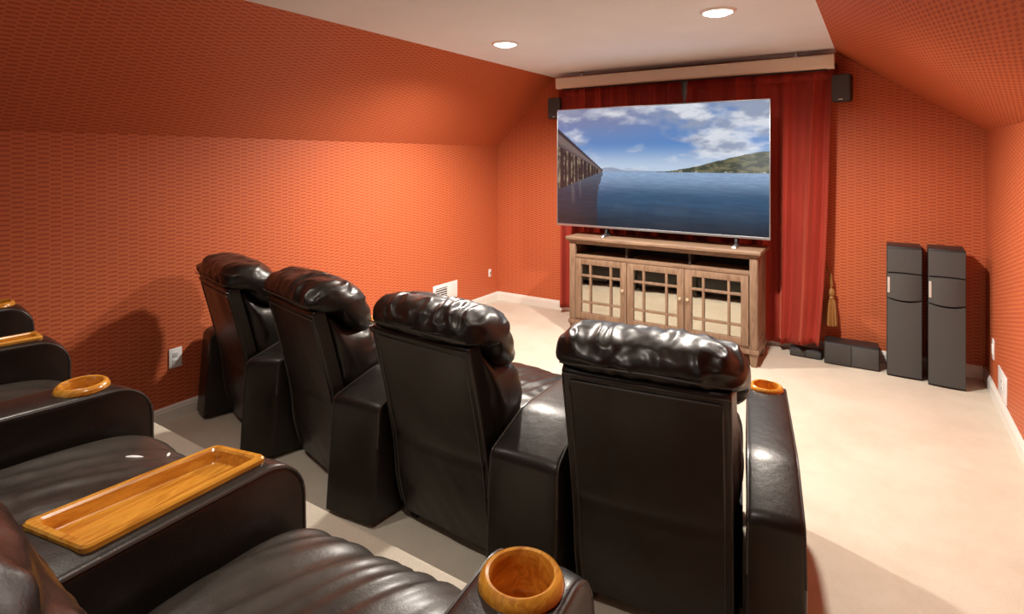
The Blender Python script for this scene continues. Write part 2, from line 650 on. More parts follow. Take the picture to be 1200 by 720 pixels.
def make_arm(root, left_fn, right_fn, kind, seed):
    """left_fn / right_fn: y -> (x, y) of the arm's two side faces in root space"""
    rings = []
    n = len(PROF)
    er = 0.016
    # across: side lower edge.. rounded top edges.. other side; built as rings along the profile
    def inset(prof, d):
        out = []
        for i in range(len(prof)):
            a = np.array(prof[max(i - 1, 0)]); b = np.array(prof[min(i + 1, len(prof) - 1)])
            t = (b - a) / (np.linalg.norm(b - a) + 1e-9)
            nrm = np.array([t[1], -t[0]])           # towards the inside of the profile
            out.append(tuple(np.array(prof[i]) + nrm * d))
        return out
    P0 = PROF
    steps = []
    for k in range(5):
        a = math.radians(90 * k / 4)
        steps.append((er * (1 - math.sin(a)), er * (1 - math.cos(a))))   # (inset from the side, drop from the top)
    # stations from the left face to the right face
    stations = [('L', s[1], s[0]) for s in reversed(steps)]     # placeholder ordering fixed below
    stations = []
    for k in range(5):
        a = math.radians(22.5 * k)
        stations.append(('L', er * (1 - math.sin(a)) if False else er * (1 - math.cos(a)), er * (1 - math.sin(a))))
    mid = [0.25, 0.5, 0.75]
    for m_ in mid: stations.append(('M', m_, 0.0))
    for k in range(4, -1, -1):
        a = math.radians(22.5 * k)
        stations.append(('R', er * (1 - math.cos(a)), er * (1 - math.sin(a))))
    for s in stations:
        prof = inset(P0, s[2]) if s[2] > 0 else P0
        ring = []
        for (y, z) in prof:
            xl, yl = left_fn(y); xr, yr = right_fn(y)
            crown = 0.0
            bul = 0.004 * math.sin(min(1, max(0, (z - 0.05) / 0.5)) * math.pi)
            if s[0] == 'L':
                x = xl + s[1] - bul; yy = yl
                t = (x - xl) / (xr - xl)
            elif s[0] == 'R':
                x = xr - s[1] + bul; yy = yr
                t = (x - xl) / (xr - xl)
            else:
                t = s[1]; x = xl + (xr - xl) * t
                crown = 0.004 if z > 0.45 else 0
            yy = yl + (yr - yl) * t
            ring.append((x, yy, z + crown))
        rings.append(ring)
    g = G()
    g.loft(rings)
    o = g.build('armrest', LEATHER, root, smooth=50)
    # piping along the two upper side seams
    pp = G()
    for fn, sg in ((left_fn, -1), (right_fn, 1)):
        pts = []
        for (y, z) in inset(P0, 0.006)[2:-1]:
            x, yy = fn(y)
            bul = 0.004 * math.sin(min(1, max(0, (z - 0.05) / 0.5)) * math.pi)
            pts.append((x - sg * 0.004 + sg * bul, yy, z))
        pp.tube(pts, 0.0042, 6)
    pp.build('piping', PIPING, o)

    def mid_pt(y):
        a = left_fn(y); b = right_fn(y)
        return ((a[0] + b[0]) / 2, (a[1] + b[1]) / 2, b[0] - a[0])

    if kind == 'cup':
        cx, cy, _ = mid_pt(0.70)
        ct = G().lathe([(0, 0.50), (0.054, 0.50), (0.054, 0.70), (0, 0.70)], 40, (cx, cy, 0)).build('cutter', LEATHER, root)
        cut(o, ct)
        z = ARM_TOP + 0.002
        ring = [(0, z - 0.054), (0.030, z - 0.054), (0.034, z - 0.057), (0.035, z - 0.072), (0.0445, z - 0.072), (0.0455, z - 0.06), (0.0475, z - 0.02),
                (0.0485, z + 0.010), (0.0515, z + 0.0165), (0.056, z + 0.018), (0.062, z + 0.0145), (0.0665, z + 0.007), (0.068, z + 0.001),
                (0.066, z - 0.003), (0.053, z - 0.003), (0.053, z - 0.076), (0, z - 0.076)]
        c = G().lathe(ring, 56, (cx, cy, 0)).build('cup_holder', HONEY, o, smooth=30)
        c['label'] = 'round honey-coloured wooden cup holder'
    else:
        y0, y1 = 0.402, 0.750
        def corner(y, t):
            a = left_fn(y); b = right_fn(y)
            w = b[0] - a[0]
            m_ = 0.030
            x = a[0] + m_ if t < 0.5 else b[0] - m_
            tt = (x - a[0]) / w
            return (x, a[1] + (b[1] - a[1]) * tt)
        quad = [corner(y0, 0), corner(y0, 1), corner(y1, 1), corner(y1, 0)]

        def offset_round(q, d, r, n=5):
            q = [Vector((p[0], p[1])) for p in q]
            c = sum(q, Vector((0, 0))) / 4
            ins = []
            for i in range(4):
                e1 = (q[i] - q[i - 1]).normalized(); e2 = (q[(i + 1) % 4] - q[i]).normalized()
                n1 = Vector((-e1.y, e1.x)); n2 = Vector((-e2.y, e2.x))
                bis = (n1 + n2)
                ins.append(q[i] + bis * (d / (1 + n1.dot(n2))))
            out = []
            for i in range(4):
                p = ins[i]; a = (ins[i - 1] - p).normalized(); b = (ins[(i + 1) % 4] - p).normalized()
                p0, p2 = p + a * r, p + b * r
                for k in range(n + 1):
                    t = k / n
                    out.append((1 - t) ** 2 * p0 + 2 * t * (1 - t) * p + t * t * p2)
            return out
        rim_o = offset_round(quad, 0.0, 0.016)
        cutp = offset_round(quad, 0.007, 0.012)
        rim_i = offset_round(quad, 0.017, 0.012)
        z = ARM_TOP + 0.003
        cg = G()
        cg.prism([(p.x, p.y, ARM_TOP - 0.03) for p in cutp], (0, 0, 0.1))
        cut(o, cg.build('cutter', LEATHER, root))
        def R(pts, zz): return [(p.x, p.y, zz) for p in pts]
        tr = G()
        tr.loft([R(cutp, z - 0.028), R(cutp, z - 0.004), R(rim_o, z - 0.003), R(rim_o, z + 0.007), R(offset_round(quad, 0.003, 0.014), z + 0.011),
                 R(offset_round(quad, 0.013, 0.012), z + 0.011), R(rim_i, z + 0.007), R(offset_round(quad, 0.019, 0.011), z - 0.018),
                 R(offset_round(quad, 0.021, 0.010), z - 0.020)])
        c = tr.build('tray', HONEY, o, smooth=30)
        c['label'] = 'long honey-coloured wooden tray set into the arm'
    return o


def soft_loft(root, name, sec, hw, center, mat, seed, n_x=56, n_s=72, p_end=5.0, wr=0.006, fx=7.0, fs=3.0, bow=0.0, pucker=0.0, front=None, parent=None, tilt=0.0):
    """a stuffed cushion: closed (y, z) section lofted across x, rounded ends, wrinkled surface"""
    pts = catmull(sec, n_s)
    rings = []
    cy, cz = center
    for i in range(n_x + 1):
        t = -1 + 2 * i / n_x
        t = math.copysign(1 - (1 - abs(t)) ** 1.35, t)
        tt = min(abs(t), 0.9995)
        s = (1 - tt ** p_end) ** (1 / 2.3)
        s = max(s, 0.02)
        ring = []
        for k, (y, z) in enumerate(pts):
            dy, dz = (y - cy), (z - cz)
            yy, zz = cy + dy * s, cz + dz * s
            x = t * hw
            L = math.hypot(dy, dz) + 1e-6
            ny, nzv = dy / L, dz / L
            a = math.atan2(dz, dy)
            h = nz(x * fx * 1.0 + seed, a * fs, seed * 0.37) * wr
            h += nz(x * fx * 3.2 + seed, a * fs * 0.9, 4.1 + seed) * wr * 0.55
            if pucker > 0:
                # folds gathered towards the two ends, and short puckers along the top seam
                e = max(0.0, (abs(t) - 0.45) / 0.55) ** 1.2
                wx = x + 0.035 * nz(x * 8 + seed, yy * 8, zz * 8)
                wz = zz + 0.035 * nz(x * 8, yy * 8 + seed, zz * 8 + 5)
                rg = 1 - abs(nz(yy * 6 + wx * 4 + seed, wz * 17 - yy * 4, seed)) * 2.4
                h += (rg - 0.55) * pucker * e
                rg2 = 1 - abs(nz(wx * 15 + wz * 8 + seed, yy * 8, wz * 9 - wx * 5)) * 2.3
                am = max(0.15, 0.55 + 1.1 * nz(x * 5 + seed, yy * 4, zz * 4 + seed))
                h += (rg2 - 0.5) * pucker * 0.55 * (1 - 0.4 * e) * am
                h += nz(wx * 34 + seed, yy * 24, wz * 34) * pucker * 0.13
            h += -bow * t * t
            if front is not None:
                h += front(x, yy, zz, a)
            ring.append((x, yy + ny * h * s, zz + nzv * h * s))
        rings.append(ring)
    g = G()
    g.loft(rings)
    return g.build(name, mat, parent or root, smooth=75)


def make_recliner(loc, yaw_deg, label, group, seed, arms, tear=False, worn=False, upright=0.0):
    """arms: list of (kind, left_fn, right_fn) in the seat's own space"""
    root = empty('theater_recliner', loc, math.radians(yaw_deg))
    tag(root, label, 'recliner', group)
    # base frame and feet
    g = G()
    g.box(-0.235, 0.235, 0.03, 0.72, 0.05, 0.30, 0.01)
    g.loft([[(-a, y, 0.10), (a, y, 0.10), (a, y, 0.44), (-a, y, 0.44)] for y, a in ((0.065, 0.284), (0.62, 0.262))])
    g.build('base', BASE_BLACK, root)
    for sx in (-1, 1):
        for y in (0.025, 0.66):
            G().box(sx * 0.225 - 0.022, sx * 0.225 + 0.022, y, y + 0.05, 0.0, 0.075, 0.006).build('foot', BASE_BLACK, root)

    # rear upholstered panel: a thin slab, slightly waisted where the lower flap is pulled tight
    def py(z):                      # rear face y at height z
        t = (z - 0.05) / (0.884 - 0.05)
        return -0.181 * t + 0.012 * math.sin(max(0, min(1, t)) * math.pi) - (0.016 * math.exp(-((z - 0.20) / 0.12) ** 2))
    hw = 0.266
    rows = 40
    rings = []
    for i in range(rows + 1):
        z = 0.05 + (0.884 - 0.05) * i / rows
        w = hw - 0.002 + 0.003 * math.sin(i / rows * math.pi)
        y = py(z)
        th = 0.055
        ring = []
        cr = 0.012
        def pt(x, yy):
            h = 0.0035 * nz(x * 9 + seed, z * 5, seed)
            h += 0.003 * nz(x * 30 + z * 20, z * 6, 3 + seed) * (1 if z < 0.38 else 0.25)
            h += -0.007 * math.exp(-((z - 0.41 - 0.03 * x) / 0.012) ** 2)
            h += 0.006 * (1 - (x / hw) ** 2)
            return (x, yy - h, z)
        K = 22
        for k in range(K + 1):
            u = -1 + 2 * k / K
            x = u * (w - cr)
            ring.append(pt(x, y))
        for k in range(1, 5):
            a = math.radians(22.5 * k)
            ring.append((w - cr + cr * math.sin(a), y + cr - cr * math.cos(a), z))
        ring.append((w + 0.010, y + th, z))
        ring.append((-w - 0.010, y + th, z))
        for k in range(4, 0, -1):
            a = math.radians(22.5 * k)
            ring.append((-w + cr - cr * math.sin(a), y + cr - cr * math.cos(a), z))
        rings.append(ring)
    # rolled-over top
    last = rings[-1]
    for dz, s in ((0.006, 0.94), (0.010, 0.82)):
        cyy = py(0.884) + 0.028
        rings.append([(x * (1 - (1 - s) * 0.05), cyy + (y - cyy) * s, 0.884 + dz) for x, y, z in last])
    g = G()
    g.loft(rings)
    bp = g.build('back_panel', LEATHER, root, smooth=60)
    pg = G()
    for off in (0.0, 0.022):
        pts = [(-hw + 0.006 + off, py(z) - 0.002 + (0 if off else 0.004), z) for z in np.linspace(0.08, 0.874 - off, 24)]
        top = [(x, py(0.878 - off) - 0.004 - (0.005 * (1 - (x / hw) ** 2) if off else 0), 0.878 - off) for x in np.linspace(-hw + 0.012 + off, hw - 0.012 - off, 14)]
        r2 = [(-p[0], p[1], p[2]) for p in reversed(pts)]
        pg.tube(pts + top + r2, 0.0034, 6)
    pg.build('piping', PIPING, bp)

    yt = -0.181
    # back cushion below the head pillow
    sec = [(-0.115, 0.88), (0.00, 0.80), (0.10, 0.775), (0.165, 0.725), (0.195, 0.65), (0.195, 0.56), (0.175, 0.47), (0.12, 0.40), (0.0, 0.40), (-0.045, 0.52), (-0.085, 0.70)]
    soft_loft(root, 'backrest', sec, 0.286, (0.03, 0.6), LEATHER, seed + 1.3, n_x=80, n_s=88, p_end=9, wr=0.007, pucker=0.014)
    # head pillow rolled over the top
    sec = [(yt + 0.004, 0.893), (yt - 0.030, 0.925), (yt - 0.030, 0.965), (yt + 0.010, 1.008), (yt + 0.085, 1.026), (yt + 0.175, 1.014), (yt + 0.255, 0.965),
           (yt + 0.300, 0.90), (yt + 0.330, 0.83), (yt + 0.325, 0.77), (yt + 0.27, 0.745), (yt + 0.17, 0.785), (yt + 0.09, 0.86)]
    hp = soft_loft(root, 'headrest', sec, 0.312, (yt + 0.13, 0.90), LEATHER, seed + 5.1, n_x=110, n_s=117, p_end=7.0, wr=0.006, fx=5.0, fs=1.6, bow=0.010, pucker=0.024)
    # seam piping along the rear of the pillow
    pts = [(x, yt - 0.034 + 0.02 * (abs(x) / 0.27) ** 6 + 0.003 * nz(x * 9, seed), 0.928 - 0.010 * (x / 0.27) ** 2) for x in np.linspace(-0.262, 0.262, 22)]
    G().tube(pts, 0.003, 6).build('seam', PIPING, hp)

    # seat cushion with gathered front edge
    sec = [(0.05, 0.455), (0.18, 0.475), (0.34, 0.492), (0.50, 0.500), (0.64, 0.496), (0.745, 0.478), (0.815, 0.440), (0.838, 0.385), (0.815, 0.335),
           (0.70, 0.315), (0.45, 0.31), (0.2, 0.31), (0.06, 0.33), (0.03, 0.40)]

    def gathers(x, y, z, a):
        if z < 0.36: return 0.0
        f = max(0.0, min(1.0, (y - 0.30) / 0.45))
        f *= 0.35 + 0.65 * max(0, min(1, (0.90 - y) / 0.14))
        ph = x * 9 + (0.84 - y) * 3.0 + seed
        r = 1 - abs(nz(ph, y * 0.7 + seed, 1.7)) * 2.4
        r2 = 1 - abs(nz(ph * 2.3 + 5, y * 0.9, 9.2 + seed)) * 2.4
        return ((r - 0.5) * 0.015 + (r2 - 0.4) * 0.008) * f
    soft_loft(root, 'seat', sec, 0.268, (0.45, 0.40), LEATHER_SEAT if worn else LEATHER, seed + 9.7, n_x=110, n_s=140, p_end=14, wr=0.005, front=gathers, bow=0.006)
    # leg-rest panel folded below the seat front
    sec = [(0.775, 0.325), (0.822, 0.318), (0.845, 0.25), (0.848, 0.17), (0.835, 0.09), (0.79, 0.07), (0.765, 0.12), (0.765, 0.25)]
    soft_loft(root, 'footrest', sec, 0.262, (0.805, 0.2), LEATHER, seed + 3.3, n_x=48, n_s=56, p_end=14, wr=0.006)
    if upright:
        for o in [c for c in root.children_recursive if c.name.split('.')[0] in ('back_panel', 'backrest', 'headrest', 'seam') or (c.parent and c.parent.name.startswith('back_panel'))]:
            for v in o.data.vertices:
                v.co.y += upright * max(0.0, v.co.z - 0.35)
    for kind, lf, rf in arms:
        make_arm(root, lf, rf, kind, seed)
    if tear:
        seat_o = [c for c in root.children if c.name.startswith('seat')][0]

        def surf(px, py_):
            hit, p, _, _ = seat_o.ray_cast(Vector((px, py_, 1.0)), Vector((0, 0, -1)))
            return p.z if hit else 0.5
        bpy.context.view_layer.update()
        for (tx, ty, ln, ang) in tear:
            gg = G()
            ring0 = []
            zt = surf(tx, ty)
            for k in range(14):
                a = 2 * math.pi * k / 14
                r = ln * (1 + 0.25 * nz(k * 0.9, tx * 40))
                u, v = math.cos(a) * r, math.sin(a) * r * 0.26
                ring0.append((tx + u * math.cos(ang) - v * math.sin(ang), ty + u * math.sin(ang) + v * math.cos(ang)))
            gg.loft([[(x, y, surf(x, y) - 0.008) for x, y in ring0], [(x, y, surf(x, y) + 0.0008) for x, y in ring0],
                     [(tx + (x - tx) * 0.6, ty + (y - ty) * 0.6, surf(tx + (x - tx) * 0.6, ty + (y - ty) * 0.6) + 0.0025) for x, y in ring0]])
            o = gg.build('tear', STUFFING, root)
            o['label'] = 'small tear showing white lining'
    return root


def row(frames, z0, kinds, labels, group, seed0, extra=None, worn=False):
    """frames: (x, y, yaw) of each seat's rear bottom centre, from left to right"""
    mats = [Matrix.Translation((x, y, z0)) @ Matrix.Rotation(math.radians(a), 4, 'Z') for x, y, a in frames]
    for i, (x, y, a) in enumerate(frames):
        inv = mats[i].inverted()
        arms = []
        if i == 0:
            arms.append((kinds[0], (lambda yy: (-side_x(yy) - END_W, yy)), (lambda yy: (-side_x(yy), yy))))
        else:
            M = inv @ mats[i - 1]

            def lf(yy, M=M):
                p = M @ Vector((side_x(yy), yy, 0))
                return (p.x, p.y)
            arms.append((kinds[i], lf, (lambda yy: (-side_x(yy), yy))))
        if i == len(frames) - 1:
            arms.append((kinds[i + 1], (lambda yy: (side_x(yy), yy)), (lambda yy: (side_x(yy) + END_W, yy))))
        ex = (extra or {}).get(i)
        make_recliner((x, y, z0), a, labels[i], group, seed0 + i * 3.7, arms, tear=ex, worn=worn, upright=0.085 if worn else 0.0)


FRONT = [(-3.078, 1.908, -13.5), (-2.337, 1.862, -12.6), (-1.497, 1.817, -2.5), (-0.646, 1.869, 8.6)]
row(FRONT, 0.0, ['cup', 'tray', 'cup', 'tray', 'cup'],
    ['black leather recliner of the front row beside the left wall and its outlet',
     'black leather recliner of the front row, second one from the left wall',
     'black leather recliner of the front row, third from the left wall, wedge arms both sides',
     'black leather recliner at the right end of the front row, largest seat back in view'],
    'recliners of the front row', 1.0)


def back_frame(fx, fy, yaw):
    a = math.radians(yaw)
    return (fx + math.sin(a) * 0.84, fy - math.cos(a) * 0.84, yaw)


BACK = [back_frame(-2.955, 0.945, -9), back_frame(-2.258, 0.845, -9), back_frame(-1.556, 0.825, -6), back_frame(-0.830, 0.862, 4)]
row(BACK, RISER_Z, ['cup', 'tray', 'cup', 'tray', 'cup'],
    ['black leather recliner of the raised back row, nearest the left wall, cut by the view',
     'black leather back-row recliner, second from the left wall, short wooden tray on its arm',
     'black leather recliner of the raised back row with a small white tear in its seat',
     'black leather recliner of the raised back row nearest the viewer, wrinkled seat, round cup holder'],
    'recliners of the raised back row', 21.0, extra={2: [(-0.055, 0.705, 0.021, 0.9), (-0.04, 0.780, 0.013, 2.6)]}, worn=True)

# ------------------------------------------------------------------ media console
def console():
    x0, x1, y0, y1 = -2.345, -0.765, 4.575, 4.925
    W = x1 - x0
    t = empty('media_console', ((x0 + x1) / 2, y0, 0))
    tag(t, 'brown wooden media console with three glass-paned doors under the television', 'media console')
    h = W / 2
    D = y1 - y0
    TOP = 0.885
    # carcass, in the thing's own space (front at y = 0)
    c = G()
    c.box(-h, -h + 0.03, 0.0, D, 0.11, TOP - 0.05, 0.002)
    c.box(h - 0.03, h, 0.0, D, 0.11, TOP - 0.05, 0.002)
    c.box(-h - 0.012, h + 0.012, -0.014, D, 0.10, 0.135, 0.005)      # plinth moulding
    # corner stiles
    for s in (-1, 1):
        c.box(s * (h - 0.0275) - 0.0275, s * (h - 0.0275) + 0.0275, -0.006, 0.03, 0.13, TOP - 0.05, 0.002)
        c.box(s * (h - 0.0) - 0.004, s * (h - 0.0) + 0.004, 0.0, 0.045, 0.13, TOP - 0.05, 0.001)
        c.box(s * h - 0.004, s * h + 0.004, D - 0.05, D, 0.13, TOP - 0.05, 0.001)
        c.box(s * h - 0.004, s * h + 0.004, 0.045, D - 0.05, 0.13, 0.20, 0.001)
    c.build('carcass', CONSOLE_V, t)
    r = G()
    r.box(-h + 0.03, h - 0.03, 0.004, D, 0.695, 0.72, 0.002)          # shelf over the doors
    r.box(-h + 0.05, h - 0.05, -0.003, 0.03, 0.135, 0.155, 0.001)
    r.box(-h, h, -0.002, 0.03, TOP - 0.065, TOP - 0.045, 0.001)
    r.build('rail', CONSOLE, t)
    inn = G()
    inn.box(-h + 0.03, h - 0.03, D - 0.012, D - 0.002, 0.13, TOP - 0.05)
    inn.box(-h + 0.03, h - 0.03, 0.03, D - 0.012, 0.135, 0.145)
    for fx in (-0.27, 0.27):
        inn.box(fx - 0.009, fx + 0.009, 0.05, D - 0.012, 0.145, TOP - 0.05)
    inn.box(-h + 0.03, h - 0.03, 0.06, D - 0.012, 0.41, 0.425)
    inn.build('interior', CONSOLE_IN, t)
    top = G()
    pr = [(0.0, -0.05), (0.0, -0.05)]
    top.box(-h - 0.016, h + 0.016, -0.022, D + 0.004, TOP - 0.047, TOP - 0.030, 0.006)
    top.box(-h - 0.030, h + 0.030, -0.036, D + 0.006, TOP - 0.031, TOP, 0.008, 3)
    top.build('top', CONSOLE, t)
    for sx in (-1, 1):
        for yy in (0.0, D - 0.05):
            g = G()
            a = 0.0275
            cx = sx * (h - 0.0275)
            ring = []
            for z, w in ((0.0, 0.019), (0.012, 0.020), (0.06, 0.025), (0.102, 0.0275)):
                ring.append([(cx - w, yy + 0.025 - w, z), (cx + w, yy + 0.025 - w, z), (cx + w, yy + 0.025 + w, z), (cx - w, yy + 0.025 + w, z)])
            g.loft(ring)
            g.build('leg', CONSOLE_V, t, smooth=20)
    # three doors
    inner0, inner1 = -h + 0.057, h - 0.057
    step = (inner1 - inner0) / 3
    dz0, dz1 = 0.158, 0.692
    for i in range(3):
        a = inner0 + i * step + 0.003
        b = inner0 + (i + 1) * step - 0.003
        d = G()
        fw = 0.056
        d.box(a, a + fw, -0.012, 0.012, dz0, dz1, 0.002)
        d.box(b - fw, b, -0.012, 0.012, dz0, dz1, 0.002)
        d.build_parts = None
        d.box(a + fw, b - fw, -0.0115, 0.012, dz1 - 0.05, dz1, 0.002)
        d.box(a + fw, b - fw, -0.0115, 0.012, dz0, dz0 + 0.055, 0.002)
        door = d.build('door', CONSOLE_V, t)
        m = G()
        ia, ib, ja, jb = a + fw, b - fw, dz0 + 0.055, dz1 - 0.05
        w = ib - ia
        for fx in (0.24, 0.76):
            m.box(ia + w * fx - 0.009, ia + w * fx + 0.009, -0.010, 0.004, ja, jb, 0.002)
        hgt = jb - ja
        for fz in (0.22, 0.77):
            m.box(ia, ib, -0.0105, 0.0035, ja + hgt * fz - 0.009, ja + hgt * fz + 0.009, 0.002)
        m.build('muntin_bars', CONSOLE_V, door)
        p = G()
        p.box(ia - 0.004, ib + 0.004, 0.004, 0.007, ja - 0.004, jb + 0.004)
        p.build('pane', GLASS, door)
        kx = b - fw / 2 if i < 2 else a + fw / 2
        k = G()
        k.lathe([(0, 0), (0.006, 0), (0.005, 0.010), (0.011, 0.016), (0.013, 0.022), (0.010, 0.028), (0, 0.030)], 20,
                mat=Matrix.Translation((kx, -0.012, dz0 + 0.30)) @ Matrix.Rotation(math.radians(90), 4, 'X'))
        kn = k.build('knob', BRASS, door)
        kn['label'] = 'small pale round knob'
    return t


console()


# ------------------------------------------------------------------ television
def tv():
    x0, x1, z0, z1, y = -2.545, -0.692, 0.962, 2.046, 4.70
    cx = (x0 + x1) / 2
    t = empty('television', (cx, y, 0.8855))
    tag(t, 'very large flat television showing a pier over a blue lake, on the wooden console', 'television')
    zz0, zz1 = z0 - 0.8855, z1 - 0.8855
    h = (x1 - x0) / 2
    b = G()
    b.box(-h, h, 0.004, 0.030, zz0, zz1, 0.004)
    b.box(-h * 0.8, h * 0.8, 0.030, 0.065, zz0 + 0.08, zz1 - 0.35, 0.012)
    b.build('body', TVBACK, t)
    f = G()
    e = 0.008
    f.box(-h, h, -0.004, 0.020, zz1 - e, zz1, 0.002)
    f.box(-h, h, -0.006, 0.022, zz0 - 0.004, zz0 + 0.016, 0.003)
    f.box(-h, -h + e, -0.004, 0.020, zz0 + 0.016, zz1 - e, 0.002)
    f.box(h - e, h, -0.004, 0.020, zz0 + 0.016, zz1 - e, 0.002)
    f.build('bezel', SILVER, t)
    # picture
    nu, nv = 420, 236
    U, V = np.meshgrid((np.arange(nu + 1)) / nu, (np.arange(nv + 1)) / nv, indexing='ij')
    rng = np.random.RandomState(4)

    def vnoise(X, Y):
        xi = np.floor(X).astype(int); yi = np.floor(Y).astype(int)
        fx = X - xi; fy = Y - yi
        fx = fx * fx * (3 - 2 * fx); fy = fy * fy * (3 - 2 * fy)
        tab = vnoise.tab
        g = lambda a, c: tab[(a * 73 + c * 151) % 4096]
        return (g(xi, yi) * (1 - fx) + g(xi + 1, yi) * fx) * (1 - fy) + (g(xi, yi + 1) * (1 - fx) + g(xi + 1, yi + 1) * fx) * fy
    vnoise.tab = rng.rand(4096)

    def fbm(X, Y, o=5):
        s, a, tot = 0, 0.5, 0
        for k in range(o):
            s = s + a * vnoise(X * 2 ** k + 17 * k, Y * 2 ** k + 31 * k); tot += a; a *= 0.55
        return s / tot
    def srgb(c): 
        c = np.array(c, float) / 255
        return np.where(c <= 0.04045, c / 12.92, ((c + 0.055) / 1.055) ** 2.4)
    def mixc(A, B, k): return A * (1 - k[..., None]) + B * k[..., None]
    def ss(a, b_, x):
        k = np.clip((x - a) / (b_ - a), 0, 1)
        return k * k * (3 - 2 * k)
    hor = 0.465
    S = np.zeros(U.shape + (3,)) + srgb((84, 132, 192))
    S = mixc(S, srgb((122, 128, 162)), ss(0.60, 1.0, V) * (1 - 0.75 * ss(0.3, 0.75, U)))
    S = mixc(S, srgb((186, 204, 224)), ss(0.25, 0.0, V - hor))
    c1 = fbm(U * 5 + 3, (V - hor) / (0.25 + 0.5 * V) * 6)
    bias = 0.10 * np.exp(-((U - 0.17) / 0.09) ** 2 - ((V - 0.66) / 0.10) ** 2) * 2.4
    bias = bias + 0.22 * ss(0.40, 0.95, U) * ss(hor + 0.05, hor + 0.2, V) + 0.12 * ss(0.86, 1.0, V)
    bias = bias - 0.17 * np.exp(-((U - 0.36) / 0.12) ** 2 - ((V - 0.70) / 0.13) ** 2)
    k = ss(0.50, 0.80, c1 + bias)
    shade = fbm(U * 9 + 7, V * 12 + 3)
    cl = mixc(np.zeros_like(S) + srgb((150, 158, 178)), srgb((226, 228, 232)) + 0 * S, ss(0.35, 0.65, shade))
    S = mixc(S, cl, k * 0.85)
    # hills: a faint far range and the wooded slope at the right
    far = hor + 0.028 * np.exp(-((U - 0.28) / 0.06) ** 2) + 0.006
    S = mixc(S, srgb((128, 142, 168)), ((V < far) & (V >= hor)).astype(float) * 0.8)
    hill = hor + 0.165 * ss(0.50, 1.05, U) + 0.012 * (fbm(U * 22, U * 0 + 2) - 0.5)
    hc = mixc(np.zeros_like(S) + srgb((58, 66, 52)), srgb((116, 112, 84)) + 0 * S, ss(0.35, 0.7, fbm(U * 30, V * 40)))
    S = mixc(S, hc, ((V < hill) & (U > 0.50)).astype(float))
    S = mixc(S, srgb((170, 165, 150)), ((V < hor + 0.012) & (U > 0.62)).astype(float) * ss(0.5, 0.8, fbm(U * 60, V * 20)))
    # water
    dep = np.clip((hor - V) / hor, 0, 1)
    wv = fbm(U * 16 / (0.15 + dep) * 0.5, 1.6 * np.log(0.03 + dep) * 12, 4)
    Wt = mixc(np.zeros_like(S) + srgb((138, 164, 196)), srgb((46, 80, 112)) + 0 * S, ss(0.0, 0.45, dep))
    Wt = mixc(Wt, srgb((24, 36, 50)) + 0 * S, ss(0.4, 1.0, dep))
    Wt = Wt * (0.70 + 0.6 * wv)[..., None]
    S = np.where((V < hor)[..., None], Wt, S)
    # pier at the left: deck, piles and their dark reflection
    pe = 0.25
    k_ = np.clip(1 - U / pe, 0, 1)
    deck_t = hor + (0.83 - hor) * k_ + 0.0
    deck_b = hor + (0.685 - hor) * k_
    inn = U < pe
    rail = (V < deck_t + 0.012) & (V >= deck_t - 0.03 * k_) & inn
    deck = (V < deck_t - 0.03 * k_) & (V >= deck_b) & inn
    S = np.where(deck[..., None], mixc(np.zeros_like(S) + srgb((74, 66, 70)), srgb((112, 98, 94)) + 0 * S, ss(0.0, 0.4, (V - deck_b) / (deck_t - deck_b + 1e-6))), S)
    S = np.where(rail[..., None], srgb((46, 44, 52)) + 0 * S, S)
    foot = hor - 0.17 * k_
    lo = (V < deck_b) & (V >= foot) & inn
    ang = np.log(0.07 + k_)
    lean = 0.10 * np.sin(ang * 31) * (V - foot)
    pn = fbm(U * 90, V * 26 + 5)
    piles = (np.sin(2 * math.pi * 5.2 * (ang + lean)) + 0.9 * np.sin(2 * math.pi * 9.7 * (ang - 0.5 * lean)) + 1.8 * (pn - 0.5)) > 0.70
    S = np.where(lo[..., None], srgb((38, 30, 32)) + 0 * S, S)
    S = np.where((lo & piles)[..., None], mixc(np.zeros_like(S) + srgb((74, 62, 54)), srgb((150, 134, 108)) + 0 * S, ss(0.3, 0.7, pn)), S)
    lit_streak = ss(0.62, 0.8, fbm(U * 46, V * 4 + 9)) * ss(0.10, 0.36, V)
    edge = 0.25 - 0.03 * ss(0.0, 0.2, hor - V) + 0.01 * (fbm(U * 0 + 3, V * 60) - 0.5) + 0.012 * (wv - 0.5)
    refl = (V < foot) & (U < edge)
    S = np.where(refl[..., None], S * 0.25 + (srgb((44, 34, 35)) * (0.6 + 0.8 * wv[..., None]) + srgb((96, 82, 70)) * lit_streak[..., None] * 0.8) * 0.75, S)
    ax, az = -h + e, zz0 + 0.016
    bw, bh = 2 * (h - e), (zz1 - e) - az
    verts = np.stack([ax + U * bw, np.zeros_like(U) - 0.0015, az + V * bh], -1).reshape(-1, 3)
    idx = np.arange((nu + 1) * (nv + 1)).reshape(nu + 1, nv + 1)
    faces = np.stack([idx[:-1, :-1], idx[1:, :-1], idx[1:, 1:], idx[:-1, 1:]], -1).reshape(-1, 4)
    me = bpy.data.meshes.new('screen')
    me.from_pydata(verts.tolist(), [], faces.tolist())
    ca = me.color_attributes.new('picture', 'FLOAT_COLOR', 'POINT')
    colr = np.concatenate([S.reshape(-1, 3), np.ones((len(verts), 1))], 1).astype(np.float32)
    ca.data.foreach_set('color', colr.ravel())
    me.materials.append(SCREEN)
    so = bpy.data.objects.new('screen', me)
    link(so)
    so.parent = t
